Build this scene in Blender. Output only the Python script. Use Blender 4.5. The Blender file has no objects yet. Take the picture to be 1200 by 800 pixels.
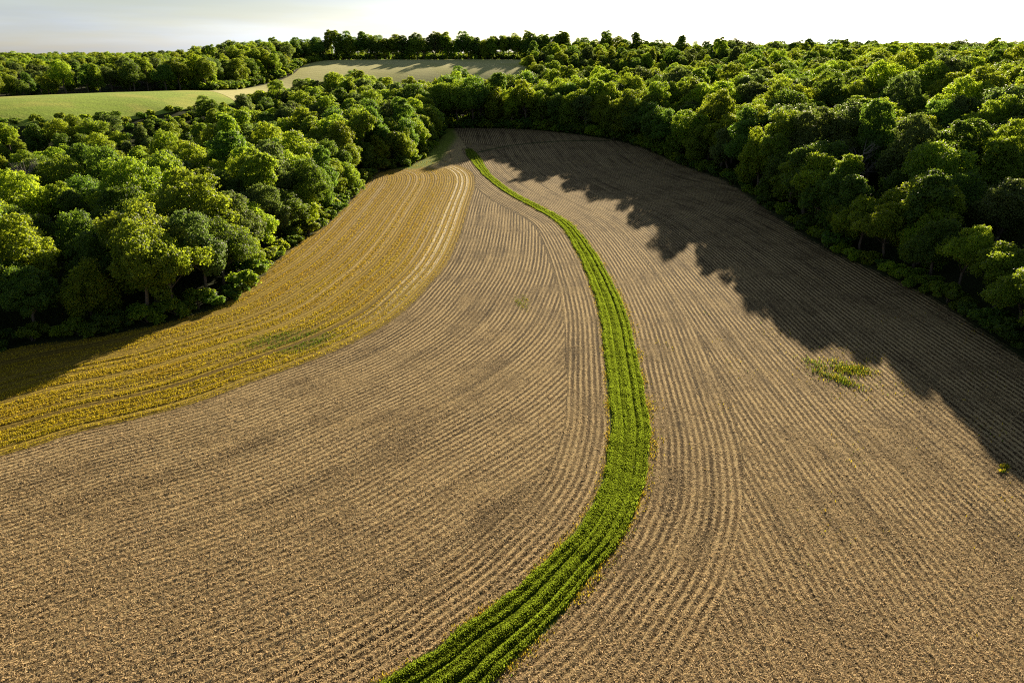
import bpy, math, random
import numpy as np
rng = np.random.default_rng(7)
random.seed(7)
R = math.radians
sc = bpy.context.scene
col = sc.collection
PI = math.pi

# ------------------------------------------------------------------ terrain
SUN_AZ, SUN_EL = R(20.5), R(15.6)      # azimuth clockwise from +Y, the way the camera looks
CAM_H, PITCH = 40.0, R(22.4)

def valley(Y):
    return 10.5 * (max(Y - 100, 0) / 213) ** 1.6

CP = []
for Y in (-60, 0, 40, 80, 120, 160, 200, 240, 280, 315):
    for X in (-45, 0, 60):
        if (Y > 250 and X == 60) or (Y > 280 and X == -45):
            continue
        CP.append((X, Y, valley(Y)))
CP += [(-76, 94, .3), (-130, 80, 1), (-250, 60, 3), (-110, 150, 2.5), (-100, 230, 4.5), (-150, 238, 4), (-195, 212, 4), (-260, 190, 4), (-180, 140, 3), (-110, 290, 7.5), (-80, 320, 11), (-70, 270, 6.5),
       (-132, 285, 7), (-114, 345, 11.5), (-165, 276, 18), (-186, 252, 18), (-240, 238, 17.5), (-145, 310, 19), (-330, 228, 17),
       (-241, 340, 21.7), (-201, 372, 24), (-163, 415, 24.5), (-141, 395, 23.5), (-134, 350, 20.5), (-143, 500, 33), (-147, 590, 39.5), (-70, 605, 40), (0, 610, 40),
       (-119, 470, 27), (-60, 496, 27), (0, 500, 27.5), (60, 504, 29), (-95, 360, 15), (-60, 380, 13.5), (0, 380, 12.5), (0, 450, 13.5), (-50, 452, 14.5), (-95, 425, 15), (40, 340, 12.5),
       (60, 450, 15), (100, 420, 17), (100, 595, 36), (200, 590, 32.5),
       (75, 90, 1.5), (75, 150, 3), (75, 210, 6), (120, 150, 11), (120, 213, 14), (120, 280, 16), (90, 300, 13.5), (160, 150, 17), (160, 90, 13), (120, 60, 7),
       (215, 465, 26), (215, 350, 23.5), (215, 230, 23), (300, 420, 25.5), (330, 300, 23.5), (400, 600, 27), (150, 420, 20.5), (250, 150, 22), (300, 60, 22),
       (-350, 330, 22), (-400, 500, 30), (-250, 480, 30), (-250, 650, 30), (0, 800, 28), (-600, 900, 30), (300, 900, 28), (700, 700, 32), (900, 1300, 50), (600, 1500, 52), (1300, 1500, 55),
       (-900, 1500, 42), (0, 1700, 40), (-1500, 800, 30), (1500, 400, 35), (900, 100, 25), (-900, 0, 10), (0, -400, 0), (500, -300, 8), (-500, -300, 4), (2500, 3000, 45), (-2500, 3000, 40), (0, 3500, 40)]
CP = np.array(CP, float)
SC = 100.0

def tps(r2):
    return np.where(r2 > 1e-12, .5 * r2 * np.log(np.maximum(r2, 1e-12)), 0)

def solve():
    p = CP[:, :2] / SC
    n = len(p)
    A = np.zeros((n + 3, n + 3))
    A[:n, :n] = tps(((p[:, None] - p[None]) ** 2).sum(-1)) + np.eye(n) * .003
    A[:n, n] = 1; A[:n, n + 1:] = p; A[n, :n] = 1; A[n + 1:, :n] = p.T
    b = np.zeros(n + 3); b[:n] = CP[:, 2]
    return np.linalg.solve(A, b)
TW = solve()

def h_exact(X, Y):
    X = np.asarray(X, float); Y = np.asarray(Y, float)
    q = np.stack([X.ravel(), Y.ravel()], 1) / SC
    out = np.empty(len(q)); n = len(CP)
    for i in range(0, len(q), 20000):
        qq = q[i:i + 20000]
        d = ((qq[:, None] - (CP[:, :2] / SC)[None]) ** 2).sum(-1)
        out[i:i + 20000] = tps(d) @ TW[:n] + TW[n] + qq @ TW[n + 1:]
    return out.reshape(X.shape)

GX0, GX1, GY0, GY1, GS = -700., 900., -60., 1900., 5.
_gx = np.arange(GX0, GX1 + .1, GS); _gy = np.arange(GY0, GY1 + .1, GS)
HG = h_exact(*np.meshgrid(_gx, _gy))

def h(X, Y):
    X = np.asarray(X, float); Y = np.asarray(Y, float)
    fx = np.clip((X - GX0) / GS, 0, len(_gx) - 1.001); fy = np.clip((Y - GY0) / GS, 0, len(_gy) - 1.001)
    i = fx.astype(int); j = fy.astype(int); a = fx - i; b = fy - j
    return (HG[j, i] * (1 - a) + HG[j, i + 1] * a) * (1 - b) + (HG[j + 1, i] * (1 - a) + HG[j + 1, i + 1] * a) * b

# ------------------------------------------------------------------ plan of the valley, in metres
def spline(pts, n=10):
    P = np.array(pts, float)
    P = np.vstack([2 * P[0] - P[1], P, 2 * P[-1] - P[-2]])
    out = []
    for i in range(1, len(P) - 2):
        p0, p1, p2, p3 = P[i - 1:i + 3]
        for t in np.linspace(0, 1, n, endpoint=False):
            out.append(.5 * (2 * p1 + (p2 - p0) * t + (2 * p0 - 5 * p1 + 4 * p2 - p3) * t * t + (3 * p1 - p0 - 3 * p2 + p3) * t ** 3))
    out.append(P[-2])
    return np.array(out)

def line_dist(X, Y, L):
    """signed distance to the polyline L (positive to its right) and the arc length of the nearest point"""
    best = np.full(X.shape, 1e18); sg = np.zeros(X.shape); arc = np.zeros(X.shape); s0 = 0.
    for a, b in zip(L[:-1], L[1:]):
        d = b - a; l2 = d @ d; l = math.sqrt(l2)
        t = np.clip(((X - a[0]) * d[0] + (Y - a[1]) * d[1]) / l2, 0, 1)
        ex = X - a[0] - t * d[0]; ey = Y - a[1] - t * d[1]
        r2 = ex * ex + ey * ey
        m = r2 < best
        best = np.where(m, r2, best)
        sg = np.where(m, np.sign(ex * d[1] - ey * d[0]), sg)
        arc = np.where(m, s0 + t * l, arc)
        s0 += l
    return np.sqrt(best) * np.where(sg == 0, 1, sg), arc

def inside(X, Y, poly):
    X = np.asarray(X, float); Y = np.asarray(Y, float)
    r = np.zeros(X.shape, bool)
    n = len(poly)
    for i in range(n):
        x1, y1 = poly[i]; x2, y2 = poly[(i + 1) % n]
        if y1 == y2:
            continue
        c = ((y1 > Y) != (y2 > Y)) & (X < (x2 - x1) * (Y - y1) / (y2 - y1) + x1)
        r ^= c
    return r

STRIP = spline([(-60, 3), (-36, 14), (-18, 24.5), (-5.2, 34.8), (-2.4, 37.8), (1.6, 42), (5.3, 47.2), (8, 51.4), (11, 58), (12.8, 64.8), (14, 71.2), (15.3, 84), (16.2, 94),
                (17.3, 109), (17.4, 127), (16.3, 150), (13.5, 172), (7.6, 187.5), (-.4, 205), (-8.2, 230), (-13.5, 257), (-17, 275)], 5)
_hwY = [20, 35, 42, 47, 57, 65, 84, 110, 150, 172, 189, 208, 230, 245, 262, 276]
_hwW = [2.7, 2.6, 2.2, 1.95, 2.0, 2.2, 2.35, 2.35, 2.05, 1.65, 1.45, 1.3, 1.35, 1.8, 2.3, 1.2]
GOLD = spline([(-110, 28), (-80, 46), (-56, 64.2), (-51, 69), (-45.5, 72.5), (-39.8, 76.9), (-35, 82.6), (-25.6, 94.2), (-19.3, 107.5), (-15.9, 123), (-13.6, 138), (-12.4, 159.3), (-12, 187), (-11.7, 219.6), (-15, 238), (-24, 252)], 5)
ROWREF = spline([(17.4, -40), (17.4, 0), (17.4, 40), (17.4, 90), (17.5, 110), (17.4, 127), (16.3, 150), (13.5, 172), (7.6, 187.5), (-.4, 205), (-8.2, 230), (-13.5, 257), (-18, 300), (-22, 340)], 4)
LEFT_EDGE = [(-190, 62), (-130, 76), (-76, 93), (-51.7, 111.3), (-49.6, 149), (-46.5, 170), (-46, 205), (-45, 232), (-34, 250), (-31.6, 277), (-30.3, 300), (-30.8, 322)]
FAR_EDGE = [(-30.8, 322), (0, 323), (24.9, 309.5), (46.5, 285.4)]
RIGHT_EDGE = [(46.5, 285.4), (58, 251.8), (66.7, 216.6), (67.8, 177), (68.5, 146), (73.5, 114.5), (71.8, 87), (72, 60), (74, 20), (76, -20)]
EDGE = np.array(LEFT_EDGE + FAR_EDGE[1:] + RIGHT_EDGE[1:], float)
EDGE_S = spline(EDGE, 3)
FIELD_POLY = [tuple(p) for p in EDGE_S] + [(76, -80), (-190, -80)]

# ------------------------------------------------------------------ helpers
def mesh_obj(name, V, F, mat=None, parent=None, attrs=None, smooth=False):
    """V (n,3); F (m,k) with the same k for every face"""
    V = np.asarray(V, np.float32); F = np.asarray(F, np.int32)
    me = bpy.data.meshes.new(name)
    k = F.shape[1]
    me.vertices.add(len(V)); me.vertices.foreach_set('co', V.ravel())
    me.loops.add(F.size); me.loops.foreach_set('vertex_index', F.ravel())
    me.polygons.add(len(F)); me.polygons.foreach_set('loop_start', np.arange(0, F.size, k, dtype=np.int32))
    try:
        me.polygons.foreach_set('loop_total', np.full(len(F), k, np.int32))
    except Exception:
        pass
    me.polygons.foreach_set('use_smooth', np.full(len(F), bool(smooth)))
    for an, (dom, data) in (attrs or {}).items():
        at = me.attributes.new(an, 'FLOAT', dom)
        at.data.foreach_set('value', np.asarray(data, np.float32).ravel())
    me.update(calc_edges=True)
    if mat:
        me.materials.append(mat)
    ob = bpy.data.objects.new(name, me)
    col.objects.link(ob)
    if parent:
        ob.parent = parent
    return ob

def tag(o, label=None, cat=None, group=None, kind=None):
    if label: o['label'] = label
    if cat: o['category'] = cat
    if group: o['group'] = group
    if kind: o['kind'] = kind
    return o

def grid_faces(nr, nc):
    i = np.arange(nr - 1)[:, None] * nc + np.arange(nc - 1)[None]
    return np.stack([i, i + 1, i + nc + 1, i + nc], -1).reshape(-1, 4)

class NT:
    """a small writer of node trees"""
    def __init__(self, name):
        self.mat = bpy.data.materials.new(name); self.mat.use_nodes = True
        self.t = self.mat.node_tree; self.t.nodes.clear()
        self.out = self.t.nodes.new('ShaderNodeOutputMaterial')
    def n(self, typ, ins=None, **kw):
        nd = self.t.nodes.new(typ)
        for k, v in kw.items(): setattr(nd, k, v)
        for k, v in (ins or {}).items():
            if isinstance(v, bpy.types.NodeSocket): self.t.links.new(v, nd.inputs[k])
            else: nd.inputs[k].default_value = v
        return nd
    def attr(self, name): return self.n('ShaderNodeAttribute', attribute_name=name).outputs['Fac']
    def math(self, op, a, b=0., c=None):
        ins = {0: a, 1: b}
        if c is not None: ins[2] = c
        return self.n('ShaderNodeMath', ins, operation=op).outputs[0]
    def mix(self, f, a, b):
        nd = self.n('ShaderNodeMix', data_type='RGBA')
        for k, v in ((0, f), (6, a), (7, b)):
            if isinstance(v, bpy.types.NodeSocket): self.t.links.new(v, nd.inputs[k])
            else: nd.inputs[k].default_value = v if k == 0 else (*v, 1)
        return nd.outputs[2]
    def noise(self, vec, scale, detail=3., rough=.55):
        return self.n('ShaderNodeTexNoise', {'Vector': vec, 'Scale': scale, 'Detail': detail, 'Roughness': rough}).outputs['Fac']
    def step(self, x, lo, hi):
        return self.n('ShaderNodeMapRange', {0: x, 1: lo, 2: hi, 3: 0., 4: 1.}, interpolation_type='SMOOTHSTEP').outputs[0]
    def pos(self): return self.n('ShaderNodeNewGeometry').outputs['Position']
    def bsdf(self, colour, rough=.95, normal=None, spec=.15):
        b = self.n('ShaderNodeBsdfPrincipled', {'Base Color': colour if isinstance(colour, bpy.types.NodeSocket) else (*colour, 1), 'Roughness': rough, 'Specular IOR Level': spec})
        if normal is not None: self.t.links.new(normal, b.inputs['Normal'])
        return b.outputs[0]
    def end(self, sh):
        self.t.links.new(sh, self.out.inputs[0]); return self.mat

def leaf_mat(name, refl, trans, tf=.45, var=.32, spec=.25, rough=.55, straw=None):
    m = NT(name)
    rnd = m.n('ShaderNodeObjectInfo').outputs['Random']
    lv = m.attr('tone')
    f = m.math('ADD', m.math('MULTIPLY', lv, .5), m.math('MULTIPLY', rnd, .5))
    f = m.math('MULTIPLY_ADD', f, var * 2, 1 - var)
    def scl(c):
        return m.n('ShaderNodeVectorMath', {0: c, 'Scale': f}, operation='SCALE').outputs[0]
    hue = m.n('ShaderNodeHueSaturation', {'Hue': m.math('MULTIPLY_ADD', rnd, .02, .484), 'Color': scl(refl)}).outputs[0]
    hue2 = m.n('ShaderNodeHueSaturation', {'Hue': m.math('MULTIPLY_ADD', rnd, .02, .484), 'Color': scl(trans)}).outputs[0]
    b = m.bsdf(hue, rough, spec=spec)
    t = m.n('ShaderNodeBsdfTranslucent', {'Color': hue2}).outputs[0]
    return m.end(m.n('ShaderNodeMixShader', {0: tf, 1: b, 2: t}).outputs[0])

# ------------------------------------------------------------------ ground sheet
def graded(lo, mid0, mid1, hi, step, growth=1.12):
    a = list(np.arange(mid0, mid1 + .01, step)); s = step; x = a[-1]
    while x < hi:
        s *= growth; x += s; a.append(x)
    s = step; x = a[0]
    while x > lo:
        s *= growth; x -= s; a.insert(0, x)
    return np.array(a)

gx = graded(-4500, -420, 520, 4500, 5); gy = graded(-1500, -40, 640, 5000, 5)
GXX, GYY = np.meshgrid(gx, gy)
gz = h_exact(np.clip(GXX, -2500, 2500), np.clip(GYY, -800, 3500))
fd, _ = line_dist(GXX, GYY, EDGE)
infield = inside(GXX, GYY, FIELD_POLY)
dip = np.where((GYY < 340) & (np.abs(GXX) < .9 * np.clip(GYY, 0, 400) + 26), .5, 0.)
gz = gz - dip
m = NT('forest_floor')
p = m.pos()
n1 = m.noise(p, .08, 5); n2 = m.noise(p, 1.6, 5)
c = m.mix(n2, (.02, .018, .01), (.05, .045, .022))
c = m.mix(m.step(n1, .45, .62), c, (.03, .05, .014))
bmp = m.n('ShaderNodeBump', {'Strength': .6, 'Distance': .5, 'Height': n2}).outputs[0]
MAT_FLOOR = m.end(m.bsdf(c, 1., bmp))
tag(mesh_obj('ground', np.stack([GXX, GYY, gz], -1).reshape(-1, 3), grid_faces(len(gy), len(gx)), MAT_FLOOR, smooth=True), kind='structure')

# ------------------------------------------------------------------ field sheet, with real row ridges
NR, NC = 1050, 820
ys = 14 * (348 / 14) ** np.linspace(0, 1, NR)
us = np.linspace(-1, 1, NC)
FX = us[None] * (.86 * ys + 22)[:, None]; FY = np.repeat(ys[:, None], NC, 1)
ds, arc = line_dist(FX, FY, STRIP)
hw = np.interp(FY, _hwY, _hwW)
gd, garc = line_dist(FX, FY, GOLD); gd = -gd                   # positive on the golden side
rr, _ = line_dist(FX, FY, ROWREF)
ed, _ = line_dist(FX, FY, EDGE_S); ed = ed                      # EDGE runs left, far, right: the field lies to its right
fin = inside(FX, FY, FIELD_POLY)
ed = np.where(fin, np.abs(ed), -np.abs(ed))

def wob(X, Y, s, seed):
    r = np.random.default_rng(seed); o = np.zeros(X.shape)
    for _ in range(5):
        a = r.uniform(0, 2 * PI); k = s * r.uniform(.6, 1.7); ph = r.uniform(0, 6.28)
        o += np.sin((X * math.cos(a) + Y * math.sin(a)) * k + ph)
    return o / 5
head = np.where(ds < 0, 8.5, 12.5) + 1.2 * wob(FX, FY, .15, 3)
row = np.where(np.abs(ds) < head, ds + 100, np.where(ds < 0, gd + 300, rr + 500))
isgold = gd > 0
row = np.where(isgold & (ds < -hw), gd + 700, row)
row = row + .06 * wob(FX, FY, 1.1, 8)
cell = np.maximum(np.gradient(FX, axis=1), np.gradient(FY, axis=0))
amp = np.clip((.34 - cell) / .12, 0, 1)
rowphase = np.cos(row * 2 * PI / .76)
clod = wob(FX, FY, 4.2, 21) * .5 + wob(FX, FY, 8.3, 22) * .5
rz = amp * (.05 * rowphase * np.clip(.62 + .6 * wob(FX, FY, .13, 24), .12, 1.1) + .04 * clod + .02 * np.random.default_rng(5).normal(size=FX.shape))
rz = rz * np.clip((np.abs(ds) - hw) / .6, 0, 1) + np.where(np.abs(ds) < hw, -.12 * np.cos(np.clip(ds / hw, -1, 1) * PI / 2), 0)
rz = rz * np.clip((ed + 1) / 3, 0, 1)
FZ = h(FX, FY) + rz
# hard edge of the gold area near the strip's head: verge
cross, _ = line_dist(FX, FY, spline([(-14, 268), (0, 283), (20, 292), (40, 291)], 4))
verge = np.clip((FY - 232) / 14, 0, 1) * np.clip((-ds - 1) / 4, 0, 1) * (FX < 0)

m = NT('field_soil')
p = m.pos()
row_a, gd_a, ds_a, hw_a, ed_a, vg_a = (m.attr(x) for x in ('row', 'gold', 'strip', 'halfwidth', 'edge', 'verge'))
fine = m.noise(p, 7.5, 4, .7); fine2 = m.noise(p, 17., 2, .6); mid = m.noise(p, .9, 4); big = m.noise(p, .045, 4); big2 = m.noise(p, .16, 3)
rwob = m.math('MULTIPLY_ADD', m.noise(p, 2.6, 4, .65), .34, row_a)
wave = m.math('COSINE', m.math('MULTIPLY', rwob, 2 * PI / .76))
w01 = m.math('MULTIPLY_ADD', wave, .5, .5)
# whole rows that differ a little, read along the row coordinate
yv = m.n('ShaderNodeSeparateXYZ', {0: p}).outputs[1]
rvec = m.n('ShaderNodeCombineXYZ', {0: m.math('MULTIPLY', row_a, .9), 1: m.math('MULTIPLY', yv, .025)}).outputs[0]
streak = m.noise(rvec, 1., 4, .7)
soil = m.mix(mid, (.053, .035, .016), (.128, .084, .038))
soil = m.mix(m.step(big, .42, .62), soil, m.mix(mid, (.08, .053, .024), (.155, .108, .05)))
soil = m.mix(m.math('MULTIPLY', m.step(streak, .48, .68), .75), soil, (.03, .02, .01))
rs = m.math('ADD', m.math('ADD', fine, m.math('MULTIPLY', m.math('MULTIPLY_ADD', w01, .54, -.27), m.step(m.noise(p, .1, 3), .3, .68))), m.math('MULTIPLY', m.math('SUBTRACT', streak, .5), -.45))
rs = m.math('ADD', rs, m.math('MULTIPLY_ADD', big2, .16, -.06)); rs = m.math('ADD', rs, m.math('MULTIPLY_ADD', m.noise(p, .55, 3), .16, -.06))
rs = m.math('ADD', rs, m.math('MULTIPLY', m.math('SUBTRACT', fine2, .5), .5))
res = m.step(rs, .45, .75)
strawc = m.mix(big2, (.58, .45, .25), (.55, .405, .19))
brown = m.mix(m.math('MULTIPLY', res, .8), soil, strawc)
# the golden strip: dry crop over soil, pale tramlines, greener at its near end
gvec = m.n('ShaderNodeCombineXYZ', {0: m.math('MULTIPLY', row_a, 1.1), 1: m.math('MULTIPLY', yv, .008)}).outputs[0]
gst = m.noise(gvec, 1., 3, .6)
gw = m.math('MULTIPLY_ADD', m.math('COSINE', m.math('MULTIPLY', gd_a, 2 * PI / 1.52)), .5, .5)
golds = m.mix(mid, (.40, .25, .03), (.56, .39, .05))
golds = m.mix(m.math('MULTIPLY', m.step(gw, .4, .05), .35), golds, (.10, .06, .02))
golds = m.mix(m.math('MULTIPLY', m.step(yv, 175., 85.), .75), golds, m.mix(mid, (.27, .19, .022), (.42, .33, .035)))
gfar = m.step(yv, 90., 150.)
golds = m.mix(m.math('MULTIPLY', m.step(gst, .54, .66), m.math('MULTIPLY_ADD', gfar, .6, .12)), golds, (.55, .44, .27))
golds = m.mix(m.math('MULTIPLY', m.step(gst, .47, .38), m.math('MULTIPLY_ADD', gfar, -.6, .75)), golds, (.07, .045, .015))
golds = m.mix(m.math('MULTIPLY', m.step(m.math('SUBTRACT', fine, m.math('MULTIPLY', w01, .16)), .5, .36), .75), golds, (.10, .065, .02))
tram = m.math('PINGPONG', m.math('ADD', gd_a, 200.), .8)
tramm = m.math('MULTIPLY', m.math('MULTIPLY', m.step(tram, .36, .6), m.math('MULTIPLY', m.step(gd_a, .8, 1.6), m.step(gd_a, 6.4, 5.4))), gfar)
trk = m.math('MULTIPLY', m.math('MULTIPLY', m.step(m.math('ABSOLUTE', m.math('SUBTRACT', m.math('ABSOLUTE', m.math('SUBTRACT', gd_a, 17.5)), 1.)), .7, .25), gfar), m.step(fine, .3, .6))
golds = m.mix(m.math('MULTIPLY', tramm, .85), golds, (.74, .64, .44))
golds = m.mix(m.math('MULTIPLY', trk, .4), golds, (.62, .48, .24))
gm = m.step(m.math('ADD', gd_a, m.math('MULTIPLY_ADD', mid, 1.4, -.7)), -.3, .3)
gm = m.math('MULTIPLY', gm, m.step(m.math('ADD', ds_a, hw_a), .3, -.3))
cc = m.mix(gm, brown, golds)
# grassed waterway and its rusty borders
off = m.math('SUBTRACT', m.math('ABSOLUTE', m.math('ADD', ds_a, m.math('MULTIPLY_ADD', mid, 1.2, -.6))), hw_a)
cc = m.mix(m.math('MULTIPLY', m.step(off, .8, .1), m.math('MULTIPLY', m.step(big2, .4, .65), .55)), cc, (.34, .22, .05))
cc = m.mix(m.step(off, .25, -.1), cc, m.mix(fine, (.04, .075, .01), (.09, .14, .018)))
vm = m.math('MULTIPLY', m.step(m.math('ADD', vg_a, m.math('MULTIPLY_ADD', big2, .8, -.4)), .35, .75), m.step(ed_a, 17., 13.))
cc = m.mix(vm, cc, m.mix(m.step(ed_a, 5., 9.), m.mix(fine, (.12, .18, .02), (.24, .28, .04)), m.mix(fine, (.3, .22, .09), (.5, .38, .2))))
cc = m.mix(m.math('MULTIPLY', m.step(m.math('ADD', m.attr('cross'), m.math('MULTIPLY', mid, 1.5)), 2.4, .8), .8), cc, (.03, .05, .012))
# under the wood's edge
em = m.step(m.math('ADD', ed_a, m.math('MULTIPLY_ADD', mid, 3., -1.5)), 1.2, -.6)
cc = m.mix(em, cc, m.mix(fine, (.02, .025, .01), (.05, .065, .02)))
hh = m.math('ADD', m.math('MULTIPLY', fine, .1), m.math('MULTIPLY', w01, .09))
hh = m.math('ADD', hh, m.math('MULTIPLY', fine2, .05))
bmp = m.n('ShaderNodeBump', {'Strength': 1., 'Distance': .9, 'Height': hh}).outputs[0]
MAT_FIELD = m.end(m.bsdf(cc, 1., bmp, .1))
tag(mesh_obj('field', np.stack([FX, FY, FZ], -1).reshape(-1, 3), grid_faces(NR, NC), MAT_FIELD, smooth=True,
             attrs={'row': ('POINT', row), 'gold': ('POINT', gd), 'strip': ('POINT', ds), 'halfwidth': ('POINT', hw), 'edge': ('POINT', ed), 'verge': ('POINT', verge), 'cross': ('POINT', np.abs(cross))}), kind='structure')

# ------------------------------------------------------------------ small cover: straw, crop, grass, weeds
def blades(P, length, width, lean, rnd, flat=False, up=1.):
    """one quad for each point of P, its foot there; flat ones lie down"""
    n = len(P)
    az = rnd.uniform(0, 2 * PI, n)
    el = rnd.uniform(-.15, .45, n) if flat else PI / 2 - np.abs(rnd.normal(0, lean, n))
    d = np.stack([np.cos(az) * np.cos(el), np.sin(az) * np.cos(el), np.sin(el)], 1)
    wa = az + PI / 2 + rnd.normal(0, .6, n)
    w = np.stack([np.cos(wa), np.sin(wa), rnd.normal(0, .25, n)], 1)
    L = np.asarray(length).reshape(-1, 1) * np.ones((n, 1)); Wd = np.asarray(width).reshape(-1, 1) * np.ones((n, 1))
    a = P - w * Wd * .5; b = P + w * Wd * .5; c2 = P + d * L + w * Wd * .3; e = P + d * L - w * Wd * .3
    V = np.stack([a, b, c2, e], 1).reshape(-1, 3)
    F = np.arange(4 * n).reshape(-1, 4)
    return V, F

def scatter(n, y0, y1, rnd, k=1.):
    """points on the near ground, thinning out with distance"""
    t = rnd.uniform(0, 1, n)
    Y = (y0 ** -k + t * (y1 ** -k - y0 ** -k)) ** (-1 / k)
    X = rnd.uniform(-1, 1, n) * (.8 * Y + 8)
    return X, Y

r = np.random.default_rng(11)
X, Y = scatter(820000, 26, 190, r, .6)
d1, _ = line_dist(X, Y, STRIP[::2]); g1, _ = line_dist(X, Y, GOLD[::2]); q1, _ = line_dist(X, Y, ROWREF[::2])
hwp = np.interp(Y, _hwY, _hwW)
rowp = np.where(np.abs(d1) < np.where(d1 < 0, 8.5, 12.5), d1 + 100, np.where(d1 < 0, -g1 + 300, q1 + 500))
keep = (np.abs(d1) > hwp + .2) & (inside(X, Y, FIELD_POLY)) & ~((-g1 > 0) & (d1 < 0)) & (r.uniform(size=len(X)) < .2 + .8 * (.5 + .5 * np.cos(rowp * 2 * PI / .76)))
X, Y = X[keep], Y[keep]
P = np.stack([X, Y, h(X, Y) + r.uniform(-.03, .07, len(X))], 1)
V, F = blades(P, r.uniform(.1, .34, len(X)), r.uniform(.025, .07, len(X)), .5, r, flat=True)
tone = np.repeat(r.uniform(0, 1, len(X)), 4)
tag(mesh_obj('straw', V, F, leaf_mat('dry_straw', (.64, .49, .26), (.49, .36, .17), .3, .5, .1, .8), attrs={'tone': ('POINT', tone)}), kind='stuff')

# golden crop: low leafy plants in rows
r = np.random.default_rng(12)
X, Y = scatter(640000, 50, 300, r, .5)
X = -np.abs(X)
g1, _ = line_dist(X, Y, GOLD[::2]); d1, _ = line_dist(X, Y, STRIP[::2])
g1 = -g1
lane = np.abs(((g1 + 200) % 1.6) - .8)
gq = g1 + .12 * wob(X, Y, .3, 30)
lines = np.sin(gq * 2 * PI / 1.93) + np.sin(gq * 2 * PI / 2.71 + 1) + np.sin(gq * 2 * PI / 4.37 + 2) + .5 * wob(X, Y, .4, 33)
prob = (.3 + .7 * (np.cos(gq * 2 * PI / .76) > -.2)) * np.clip(.7 + .65 * lines, .03, 1) * np.where((g1 > .8) & (g1 < 6) & (Y > 105) & (lane > .42), .12, 1) * np.where((np.abs(np.abs(g1 - 17.5) - 1.) < .4) & (Y > 110), .4, 1)
strip_gap = (np.sin(g1 * 2 * PI / 3.04 + .4) > .86) | (np.sin(g1 * 2 * PI / 7.3 + 1.4) > .93)
prob = prob * np.where(strip_gap, .1, 1)
keep = (g1 > .1) & (d1 < -np.interp(Y, _hwY, _hwW) - .6) & inside(X, Y, FIELD_POLY) & (r.uniform(size=len(X)) < prob)
X, Y, g1 = X[keep], Y[keep], g1[keep]
n = len(X)
P = np.stack([X, Y, h(X, Y)], 1)
P = np.repeat(P, 2, 0) + r.normal(0, .06, (2 * n, 3)) * (1, 1, .3)
V, F = blades(P, r.uniform(.1, .26, 2 * n), r.uniform(.04, .1, 2 * n), .8, r)
greenp = np.exp(-(((X + 34) / 7) ** 2 + ((Y - 97.5) / 5) ** 2))
nz = .5 + .5 * wob(X, Y, .5, 31) + r.normal(0, .25, n)
tn = np.clip(.45 * nz + np.clip((125 - Y) / 70, 0, 1) * .4 + greenp, 0, 1)
m = NT('golden_crop')
tt = m.attr('tone'); ran = m.attr('shade')
ca = m.mix(m.step(tt, 0., .5), (.52, .345, .03), (.56, .45, .03)); ca = m.mix(m.step(tt, .7, 1.), ca, (.15, .23, .02))
cb = m.n('ShaderNodeVectorMath', {0: ca, 'Scale': m.math('MULTIPLY_ADD', ran, .9, .45)}, operation='SCALE').outputs[0]
MAT_CROP = m.end(m.n('ShaderNodeMixShader', {0: .42, 1: m.bsdf(cb, .7, spec=.15), 2: m.n('ShaderNodeBsdfTranslucent', {'Color': cb}).outputs[0]}).outputs[0])
tag(mesh_obj('crop_foliage', V, F, MAT_CROP, attrs={'tone': ('POINT', np.repeat(tn, 8)), 'shade': ('POINT', np.repeat(r.uniform(0, 1, 2 * n), 4))}), kind='stuff')

# grass of the waterway: tall swaths with flattened wheel tracks between
r = np.random.default_rng(13)
Ls = np.linalg.norm(np.diff(STRIP, axis=0), axis=1); cum = np.concatenate([[0], np.cumsum(Ls)])
n = 440000
yy = (26 ** -.5 + r.uniform(0, 1, n) * (276 ** -.5 - 26 ** -.5)) ** -2.
o = r.uniform(-1.12, 1.12, n)
sY = np.interp(yy, STRIP[:, 1], cum)
cx = np.interp(sY, cum, STRIP[:, 0]); cy = np.interp(sY, cum, STRIP[:, 1])
tx = np.interp(sY + .5, cum, STRIP[:, 0]) - cx; ty = np.interp(sY + .5, cum, STRIP[:, 1]) - cy
tl = np.hypot(tx, ty) + 1e-9
hwp = np.interp(yy, _hwY, _hwW) * .95
offm = o * hwp + .25 * wob(cx, cy, .5, 41)
X = cx + ty / tl * offm; Y = cy - tx / tl * offm
track = np.exp(-((offm / hwp - .36) / .09) ** 2) + np.exp(-((offm / hwp + .34) / .09) ** 2) + .7 * np.exp(-((offm / hwp - .78) / .05) ** 2)
hgt = (.27 + .07 * wob(X, Y, 1.4, 42) + .05 * wob(X, Y, 3.1, 44) + .07 * np.sin(o * 13.3 + .5)) * (1 - .85 * np.clip(track, 0, 1)) + .1
hgt = np.clip(hgt, .06, .8) * r.uniform(.6, 1.3, n)
keep = r.uniform(size=n) < (1 - .6 * np.clip(track, 0, 1)) * np.clip((1.08 + .1 * wob(cx + 9 * o, cy, 1.3, 45) - np.abs(o)) * 4, 0, 1)
X, Y, hgt, o, track = X[keep], Y[keep], hgt[keep], o[keep], track[keep]
n = len(X)
P = np.stack([X, Y, h(X, Y) - .06 - .06 * np.cos(np.clip(o, -1, 1) * PI / 2)], 1)
V, F = blades(P, hgt * .8, r.uniform(.05, .12, n), .45, r)
oo = o * 2.6
stripe = np.sin(oo * 5.1 + .5) * .5 + np.sin(oo * 8.7 + 1.9) * .35 + np.sin(oo * 13.9) * .25
tone = np.clip(.15 + r.uniform(0, .55, n) + .3 * wob(X, Y, .5, 43) + .42 * stripe + .35 * np.clip(track, 0, 1), 0, 1)
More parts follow.
